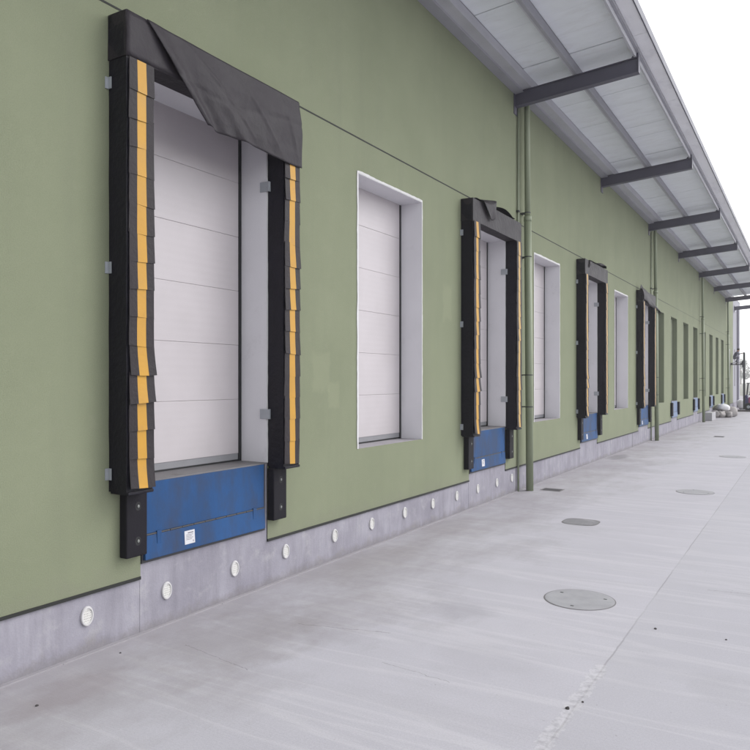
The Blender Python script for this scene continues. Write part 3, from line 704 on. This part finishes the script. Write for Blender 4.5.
# ------------------------------------------------------------------ covers in the yard
def make_manhole():
    root = empty('manhole_cover', (0, 0, 0), 'x', 'manhole cover', 'round manhole covers in the yard')
    r_ = MB(); r_.lathe([(0.385, 0.001), (0.385, 0.0035), (0.396, 0.0035), (0.398, 0.001)], 'z', (0, 0, 0), 56); r_.f = r_.f[:-2]; r_.m = r_.m[:-2]; r_.build('rim', M['iron_rim'], root)
    c_ = MB(); c_.lathe([(0.3845, 0.001), (0.384, 0.005), (0.370, 0.0065)], 'z', (0, 0, 0), 56); c_.build('lid', M['iron'], root)
    k_ = MB()
    for t in (0.5, 2.6, 4.7): k_.box((0.29 * math.cos(t) - .018, 0.29 * math.sin(t) - .012, 0.0067), (0.29 * math.cos(t) + .018, 0.29 * math.sin(t) + .012, 0.0078))
    k_.build('lifting_hole', M['black'], root); return root
m0 = make_manhole()
for i, (x, y, t) in enumerate(((3.40, 8.235, 'large round cover nearest the camera, in the middle of the yard'), (3.45, 17.48, 'second round cover, level with the second window door'), (3.48, 26.2, 'third round cover, far off beside the long joint'))):
    o = m0 if i == 0 else copy_tree(m0); o.location = (x, y, 0); o.rotation_euler.z = i * 1.3; o['label'] = 'grey concrete manhole, ' + t
def gully(nm, x, y, sx, sy, n_, label):
    root = empty(nm, (x, y, 0), label, 'drain cover')
    f_ = MB()
    f_.box((-sx / 2, -sy / 2, 0.001), (sx / 2, -sy / 2 + .03, .008)); f_.box((-sx / 2, sy / 2 - .03, 0.001), (sx / 2, sy / 2, .008)); f_.box((-sx / 2, -sy / 2 + .03, .001), (-sx / 2 + .03, sy / 2 - .03, .008)); f_.box((sx / 2 - .03, -sy / 2 + .03, .001), (sx / 2, sy / 2 - .03, .008))
    f_.build('frame', M['iron_rim'] if n_ > 1 else M['grate'], root)
    b_ = MB()
    if n_ > 1:
        b_.box((-sx / 2 + .03, -sy / 2 + .03, .0012), (sx / 2 - .03, sy / 2 - .03, .002))
        for k in range(n_): yy = -sy / 2 + .05 + (sy - .1) * k / (n_ - 1); b_.box((-sx / 2 + .03, yy - .008, .002), (sx / 2 - .03, yy + .008, .007))
    else: b_.box((-sx / 2 + .03, -sy / 2 + .03, .001), (sx / 2 - .03, sy / 2 - .03, .007))
    b_.build('grating' if n_ > 1 else 'lid', M['grate'], root)
    return root
ic = empty('inspection_cover', (2.19, 12.75, 0), 'rounded square dark grey inspection cover lying between the nearest downpipe and the manholes', 'drain cover')
def sq_ring(r_, z):
    return [(r_ * math.copysign(abs(math.cos(t_)) ** .62, math.cos(t_)), r_ * math.copysign(abs(math.sin(t_)) ** .62, math.sin(t_)), z) for t_ in [2 * math.pi * k_ / 40 for k_ in range(40)]]
b_ = MB(); b_.face(sq_ring(.285, .004)); b_.build('lid', M['cover_dark'], ic)
b_ = MB(); ra, rb_ = sq_ring(.287, .003), sq_ring(.310, .002)
for k_ in range(40): b_.face([ra[k_], rb_[k_], rb_[(k_ + 1) % 40], ra[(k_ + 1) % 40]])
b_.build('frame', M['iron_rim'], ic)
gully('drain_grate', 0.62, 16.15, 0.46, 0.34, 7, 'small dark drain grate in the yard beside the foot of the first downpipe')
gully('drain_grate', 2.2, 35.2, 0.42, 0.5, 7, 'small dark drain grate far off, left of the third manhole')

# pebbles
PB = [(0.57, 3.39, 0.013, 'lying far left near the wall'), (0.24, 4.44, 0.010, 'at the wall foot under the nearest dock'), (4.32, 7.65, 0.015, 'right of the long joint near the large manhole'),
      (4.07, 5.45, 0.018, 'lying in the crumbled long joint, closest to the camera'), (4.14, 5.62, 0.011, 'beside the crumbled joint, smaller of two'), (4.96, 7.68, 0.010, 'farthest right in the yard')]
for x, y, r_, t in PB:
    b_ = MB(); b_.lathe([(0.01 * r_, -r_ * .1), (r_ * .9, 0.0), (r_, r_ * .35), (r_ * .6, r_ * .8), (r_ * .1, r_ * .95)], 'z', (0, 0, 0), 9)
    b_.v = [tuple(Vector(v_) * (1 + 0.3 * noise.noise(Vector(v_) * 60 + Vector((x, y, 0))))) for v_ in b_.v]
    o = b_.build('pebble', M['pebble'], loc=(x, y, 0.0)); tag(o, 'small dark stone ' + t, 'stone', 'stray stones on the concrete')

# ------------------------------------------------------------------ clutter at the far end
def sack(x, y, z, rz_, sx, sy, sz, label, mt):
    b_ = MB(); nu, nv = 14, 9
    for j in range(nv + 1):
        ph = -math.pi / 2 + math.pi * j / nv
        for i in range(nu):
            t = 2 * math.pi * i / nu; cx = math.copysign(abs(math.cos(t)) ** .6, math.cos(t)); cy = math.copysign(abs(math.sin(t)) ** .6, math.sin(t))
            cz = math.copysign(abs(math.sin(ph)) ** .8, math.sin(ph)); cr = abs(math.cos(ph)) ** .6
            p_ = Vector((cx * cr * sx / 2, cy * cr * sy / 2, (cz + 1) * sz / 2)); p_ += noise.noise_vector(p_ * 5 + Vector((x, y, z))) * 0.10 + noise.noise_vector(p_ * 14 + Vector((y, x, z))) * 0.05
            p_.z = max(p_.z, 0.002); b_.v.append(tuple(p_))
    for j in range(nv):
        for i in range(nu):
            a_ = j * nu + i; a2 = j * nu + (i + 1) % nu; b_.f.append((a_, a2, a2 + nu, a_ + nu)); b_.m.append(0)
    o = b_.build('sack', mt, loc=(x, y, z), smooth=True); o.rotation_euler.z = rz_
    return tag(o, label, 'sack', 'sacks piled at the far wall')
sack(0.24, 53.2, 0, 0.2, .42, .90, .46, 'grey woven sack at the left front of the pile by the far wall', M['sack'])
sack(0.58, 53.4, 0, -0.2, .40, .85, .44, 'grey woven sack at the middle front of the pile by the far wall', M['sack'])
sack(0.96, 53.8, 0, 0.3, .45, .85, .40, 'grey woven sack at the right front of the pile by the far wall', M['sack'])
sack(0.40, 54.5, 0.0, 1.2, .8, .75, .85, 'plump grey sack standing behind, left in the far pile', M['sack'])
sack(0.98, 54.8, 0.0, 0.9, .7, .8, .70, 'plump grey sack standing behind, right in the far pile', M['sack'])
sack(0.62, 54.0, 0.45, 0.6, .7, .75, .42, 'pale sack lying on top of the far pile', M['white_bag'])
o = sack(0.75, 69.3, 0, 0.3, 1.0, 1.1, .85, 'big white bulk bag on the ground beyond the sack pile', M['white_bag']); o.name = 'bulk_bag'; del o['group']; o['category'] = 'bag'
b_ = MB(); b_.box((0.10, 48.6, 0.0), (0.50, 50.6, 0.50)); o = b_.build('concrete_block', M['board'], bevel=.02); tag(o, 'pale concrete block against the wall just left of the sack pile', 'block')
for i, (x, y, rzv, t) in enumerate(((1.0, 64.2, 0.25, 'nearer of two dark planks lying on the ground past the sacks'), (1.4, 66.0, -0.1, 'farther of two dark planks, under the raised work platform'))):
    b_ = MB(); b_.box((-0.9, -0.11, 0.0), (0.9, 0.11, 0.07)); o = b_.build('plank', M['wood'], loc=(x, y, 0), bevel=.008); o.rotation_euler.z = rzv; tag(o, t, 'plank', 'planks on the ground')

# forklift with a raised platform
FX, FY, PZ = 1.0, 66.6, 3.86
fk = empty('forklift', (FX, FY, 0), 'magenta and indigo forklift with a tall black mast raised beside the wall', 'forklift')
b_ = MB()
for s_ in (-.30, .30): b_.box((-0.06, s_ - .045, 0.12), (0.06, s_ + .045, 4.80))
for z in (1.2, 2.5, 4.72): b_.box((-0.04, -0.254, z), (0.04, 0.254, z + .07))
mast = b_.build('mast', M['dark_steel'], fk)
b_ = MB(); b_.box((-0.12, -0.34, PZ - .30), (-0.065, 0.34, PZ + .25)); b_.build('carriage', M['dark_steel'], mast)
for s_ in (-.24, .24):
    b_ = MB(); b_.box((-1.15, s_ - .055, PZ - .085), (-0.121, s_ + .055, PZ - .032)); b_.box((-0.175, s_ - .055, PZ - .031), (-0.121, s_ + .055, PZ + .2)); b_.build('fork', M['dark_steel'], fk)
b_ = MB(); b_.box((0.09, -0.50, 0.22), (0.34, 0.50, 1.05)); b_.box((0.09, -0.50, 1.051), (0.28, 0.50, 1.30)); b_.build('front_body', M['lift_blue'], fk, bevel=.04)
b_ = MB(); b_.box((0.343, -0.52, 0.25), (1.55, 0.52, 1.12)); b_.build('body', M['lift_red'], fk, bevel=.05)
b_ = MB(); b_.box((1.552, -0.50, 0.25), (2.05, 0.50, 1.30)); b_.build('counterweight', M['lift_red'], fk, bevel=.12)
b_ = MB(); b_.box((0.80, -0.24, 1.121), (1.25, 0.24, 1.24)); b_.box((1.22, -0.24, 1.24), (1.34, 0.24, 1.75)); b_.build('seat', M['rubber'], fk, bevel=.03)
b_ = MB(); b_.tube([(0.35, 0, 1.30), (0.52, 0, 1.52)], .025, 8); b_.lathe([(0.19, 0), (0.20, .02), (0.17, .03), (0.165, .01)], 'z', (0.52, 0, 1.52), 20); b_.build('steering_wheel', M['rubber'], fk)
b_ = MB()
for x in (0.18, 1.6):
    for s_ in (-.45, .45): b_.tube([(x, s_, 1.1), (x + (.12 if x < 1 else -.05), s_ * .95, 2.25)], .028, 8)
b_.box((0.2, -0.46, 2.24), (1.62, -0.40, 2.30)); b_.box((0.2, 0.40, 2.24), (1.62, 0.46, 2.30))
for k in range(8): b_.box((0.25 + .18 * k, -0.40, 2.25), (0.29 + .18 * k, 0.40, 2.29))
b_.build('overhead_guard', M['dark_steel'], fk)
for x, r_ in ((0.35, .33), (1.65, .27)):
    for s_ in (-1, 1):
        b_ = MB(); b_.lathe([(r_ * .55, -.10), (r_ * .95, -.10), (r_, -.07), (r_, .07), (r_ * .95, .10), (r_ * .55, .10)], 'y', (x, s_ * .50, r_), 24); wh = b_.build('wheel', M['tyre'], fk)
        b_ = MB(); b_.lathe([(r_ * .3, -.105), (r_ * .54, -.09), (r_ * .54, .09), (r_ * .3, .105)], 'y', (x, s_ * .50, r_), 20); b_.build('rim', M['galv'], wh)
pf = empty('work_platform', (0.40, FY, PZ - .031), 'grey pallet platform held up on the forklift forks at the wall', 'platform')
b_ = MB()
for k in range(6): b_.box((-0.36, -0.5 + k * .17, .09), (0.44, -0.5 + k * .17 + .14, .115))
b_.build('deck_board', M['board'], pf)
b_ = MB()
for k in (-.36, .0, .36): b_.box((k - .04 + .04, -.5, 0.0), (k + .04 + .04, .49, .089))
b_.build('bearer', M['wood'], pf)
# worker crouching on it, facing the mast and holding on to it
ZP = PZ - .031 + .115
def person():
    V = [('hip', (.20, 0, .40), .15), ('belly', (.27, 0, .56), .145), ('chest', (.40, 0, .76), .16), ('neck', (.50, 0, .93), .062), ('head', (.55, 0, 1.02), .085), ('crown', (.575, 0, 1.12), .088)]
    E_ = [('hip', 'belly'), ('belly', 'chest'), ('chest', 'neck'), ('neck', 'head'), ('head', 'crown')]
    for s_, nm in ((-1, 'r'), (1, 'l')):
        V += [('sh' + nm, (.40, s_ * .17, .84), .075), ('el' + nm, (.60, s_ * .22, .72 + .02 * s_), .048), ('wr' + nm, (.80, s_ * .18, .78), .034), ('hand' + nm, (.87, s_ * .165, .79), .032),
              ('kn' + nm, (.60, s_ * .15, .46), .072), ('an' + nm, (.36, s_ * .14, .09), .048), ('toe' + nm, (.54, s_ * .15, .045), .04), ('th' + nm, (.24, s_ * .10, .38), .105)]
        E_ += [('chest', 'sh' + nm), ('sh' + nm, 'el' + nm), ('el' + nm, 'wr' + nm), ('wr' + nm, 'hand' + nm), ('hip', 'th' + nm), ('th' + nm, 'kn' + nm), ('kn' + nm, 'an' + nm), ('an' + nm, 'toe' + nm)]
        for k in range(4):
            V.append((f'f{nm}{k}', (.92, s_ * .165 + (k - 1.5) * .018, .80 + .010 * k), .010)); V.append((f'g{nm}{k}', (.945, s_ * .165 + (k - 1.5) * .018, .77), .009)); E_ += [('hand' + nm, f'f{nm}{k}'), (f'f{nm}{k}', f'g{nm}{k}')]
        V.append((f't{nm}', (.89, s_ * .165 - s_ * .045, .80), .011)); E_.append(('hand' + nm, f't{nm}'))
    ix = {v_[0]: i for i, v_ in enumerate(V)}
    me = bpy.data.meshes.new('person'); me.from_pydata([v_[1] for v_ in V], [(ix[a_], ix[c_]) for a_, c_ in E_], [])
    o = bpy.data.objects.new('person', me); C.objects.link(o)
    sk = o.modifiers.new('skin', 'SKIN'); sd = o.modifiers.new('sub', 'SUBSURF'); sd.levels = sd.render_levels = 2
    for i, v_ in enumerate(V):
        me.skin_vertices[0].data[i].radius = (v_[2], v_[2]); me.skin_vertices[0].data[i].use_root = (v_[0] == 'hip')
    dg = bpy.context.evaluated_depsgraph_get(); m2 = bpy.data.meshes.new_from_object(o.evaluated_get(dg)); o.modifiers.clear(); o.data = m2
    m2.materials.clear()
    for q in ('skin', 'overall', 'trousers', 'boot'): m2.materials.append(M[q])
    for pl_ in m2.polygons:
        c_ = pl_.center; pl_.use_smooth = True
        if c_.z > .93 or (c_.x > .80 and c_.z > .7): pl_.material_index = 0
        elif c_.z > .52: pl_.material_index = 1
        elif c_.z < .11: pl_.material_index = 3
        else: pl_.material_index = 2
    return o
pr = person(); pr.location = (0.02, FY - 0.05, ZP); tag(pr, 'person in dark work clothes crouching on the raised platform, arms reaching to the mast', 'person')
b_ = MB()
b_.lathe([(0.02, .108), (0.070, .088), (0.098, .04), (0.100, -.01), (0.090, -.045)], 'z', (.56, 0, 1.10), 20); b_.f = b_.f[:-1]; b_.m = b_.m[:-1]
b_.build('hair', M['hair'], pr, smooth=True)
b_ = MB(); b_.lathe([(0.006, .0), (.014, .01), (.012, .03), (.004, .04)], 'z', (.655, 0, 1.015), 8); b_.build('nose', M['skin'], pr, smooth=True)
for s_ in (-1, 1):
    b_ = MB(); b_.lathe([(.004, -.01), (.012, -.006), (.012, .006), (.004, .01)], 'x', (.648, s_ * .032, 1.06), 10); b_.build('eye', M['hair'], pr)
    b_ = MB(); b_.lathe([(.008, -.008), (.022, -.004), (.02, .006), (.006, .01)], 'y', (.56, s_ * .098, 1.035), 10); b_.build('ear', M['skin'], pr)

# ------------------------------------------------------------------ trees beyond
def tree(x, y, hh, r_, mt, label, seed):
    rnd = random.Random(seed); root = empty('tree', (x, y, -0.02), label, 'tree', 'trees beyond the yard')
    t_ = MB(); t_.tube([(0, 0, 0), (.08, .05, hh * .3), (-.05, 0, hh * .6), (0, 0, hh * .85)], [.45, .36, .25, .1], 8)
    for k in range(6):
        a_ = rnd.random() * 6.28; z = hh * (.3 + .08 * k); t_.tube([(0, 0, z), (math.cos(a_) * r_ * .4, math.sin(a_) * r_ * .4, z + hh * .12), (math.cos(a_) * r_ * .75, math.sin(a_) * r_ * .75, z + hh * .2)], [.07, .045, .02], 6)
    t_.build('trunk', M['bark'], root)
    c_ = MB(); cl = []
    for k in range(30):
        a_ = rnd.random() * 6.28; q_ = r_ * rnd.random() ** .5; z = hh * (.30 + .66 * rnd.random()); q_ *= max(.25, math.sin((z / hh - .15) * 3.3)) ; cl.append((math.cos(a_) * q_, math.sin(a_) * q_, z, r_ * rnd.uniform(.18, .36)))
    for (cx, cy, cz, cr) in cl:
        for q in range(70):
            d = Vector((rnd.gauss(0, 1), rnd.gauss(0, 1), rnd.gauss(0, 1))).normalized() * cr * rnd.random() ** .35
            p_ = Vector((cx, cy, cz)) + d; e1 = Vector((rnd.gauss(0, 1), rnd.gauss(0, 1), rnd.gauss(0, 1))).normalized(); e2 = e1.orthogonal().normalized(); s = rnd.uniform(.25, .6)
            c_.face([p_ - e1 * s, p_ + e2 * s * .5, p_ + e1 * s, p_ - e2 * s * .5])
    c_.build('crown', mt, root, fix=False)
TR = [(-31, 498, 14.5, 7.5, 'small grey green tree showing left of the forklift mast'), (-16, 512, 19.0, 9.5, 'taller hazy tree just right of the forklift mast'),
      (3, 500, 16.5, 8.5, 'low hazy tree at the right edge of the picture'), (24, 515, 20.0, 9.5, 'wide hazy tree right of the picture edge'), (45, 500, 16.5, 8.5, 'farthest right of the low hazy trees')]
for i, (x, y, hh, r_, t) in enumerate(TR): tree(x, y, hh, r_, M['leaf'] if i % 2 else M['leaf_dark'], t, 11 + i)

# haze in the yard air
hz = MB(); hz.box((-710, -710, -1.0), (710, 710, 24.0)); h_ = hz.build('haze', [])
hm = bpy.data.materials.new('haze_air'); hm.use_nodes = True; hn = hm.node_tree; hn.nodes.remove(hn.nodes['Principled BSDF'])
pv = hn.nodes.new('ShaderNodeVolumePrincipled'); pv.inputs['Color'].default_value = (0.99, 0.99, 1.0, 1); pv.inputs['Density'].default_value = 0.0008
hn.links.new(pv.outputs[0], hn.nodes['Material Output'].inputs['Volume']); h_.data.materials.append(hm); tag(h_, kind='stuff')
h_['label'] = 'pale haze in the air over the yard'

# ------------------------------------------------------------------ light
wd = bpy.data.worlds.new('World'); S.world = wd; wd.use_nodes = True; nt = wd.node_tree
sky = nt.nodes.new('ShaderNodeTexSky'); sky.sky_type = 'NISHITA'; sky.sun_disc = False
EL, AZ = R(44), R(48)
sky.sun_elevation = EL; sky.sun_rotation = AZ; sky.air_density = 1.0; sky.dust_density = 1.2; sky.ozone_density = 1.0
hs = nt.nodes.new('ShaderNodeHueSaturation'); hs.inputs['Saturation'].default_value = 0.10
bg = nt.nodes['Background']; bg.inputs['Strength'].default_value = 0.15
nt.links.new(sky.outputs[0], hs.inputs['Color']); nt.links.new(hs.outputs[0], bg.inputs['Color'])
sl = bpy.data.lights.new('sun', 'SUN'); sl.energy = 0.5; sl.angle = R(40); sl.color = (1, 0.97, 0.95)
so = bpy.data.objects.new('sun', sl); C.objects.link(so)
dv = Vector((math.sin(AZ) * math.cos(EL), math.cos(AZ) * math.cos(EL), math.sin(EL)))
so.rotation_euler = dv.to_track_quat('Z', 'Y').to_euler(); so.location = dv * 50

# ------------------------------------------------------------------ camera
cam = bpy.data.cameras.new('camera'); co = bpy.data.objects.new('camera', cam); C.objects.link(co)
cam.sensor_width = 36; cam.lens = 36 * 720 / 750; cam.shift_y = 5.3 / 750; cam.clip_end = 3000; cam.clip_start = 0.05
co.location = (CAMX, 0, CAMZ); co.rotation_euler = (R(90), 0, R(31.139)); S.camera = co
S.view_settings.view_transform = 'Standard'; S.view_settings.look = 'None'; S.view_settings.exposure = 1.18; S.view_settings.gamma = 1
S.render.engine = 'CYCLES'
S.cycles.volume_bounces = 1; S.cycles.max_bounces = 8; S.cycles.use_denoising = True
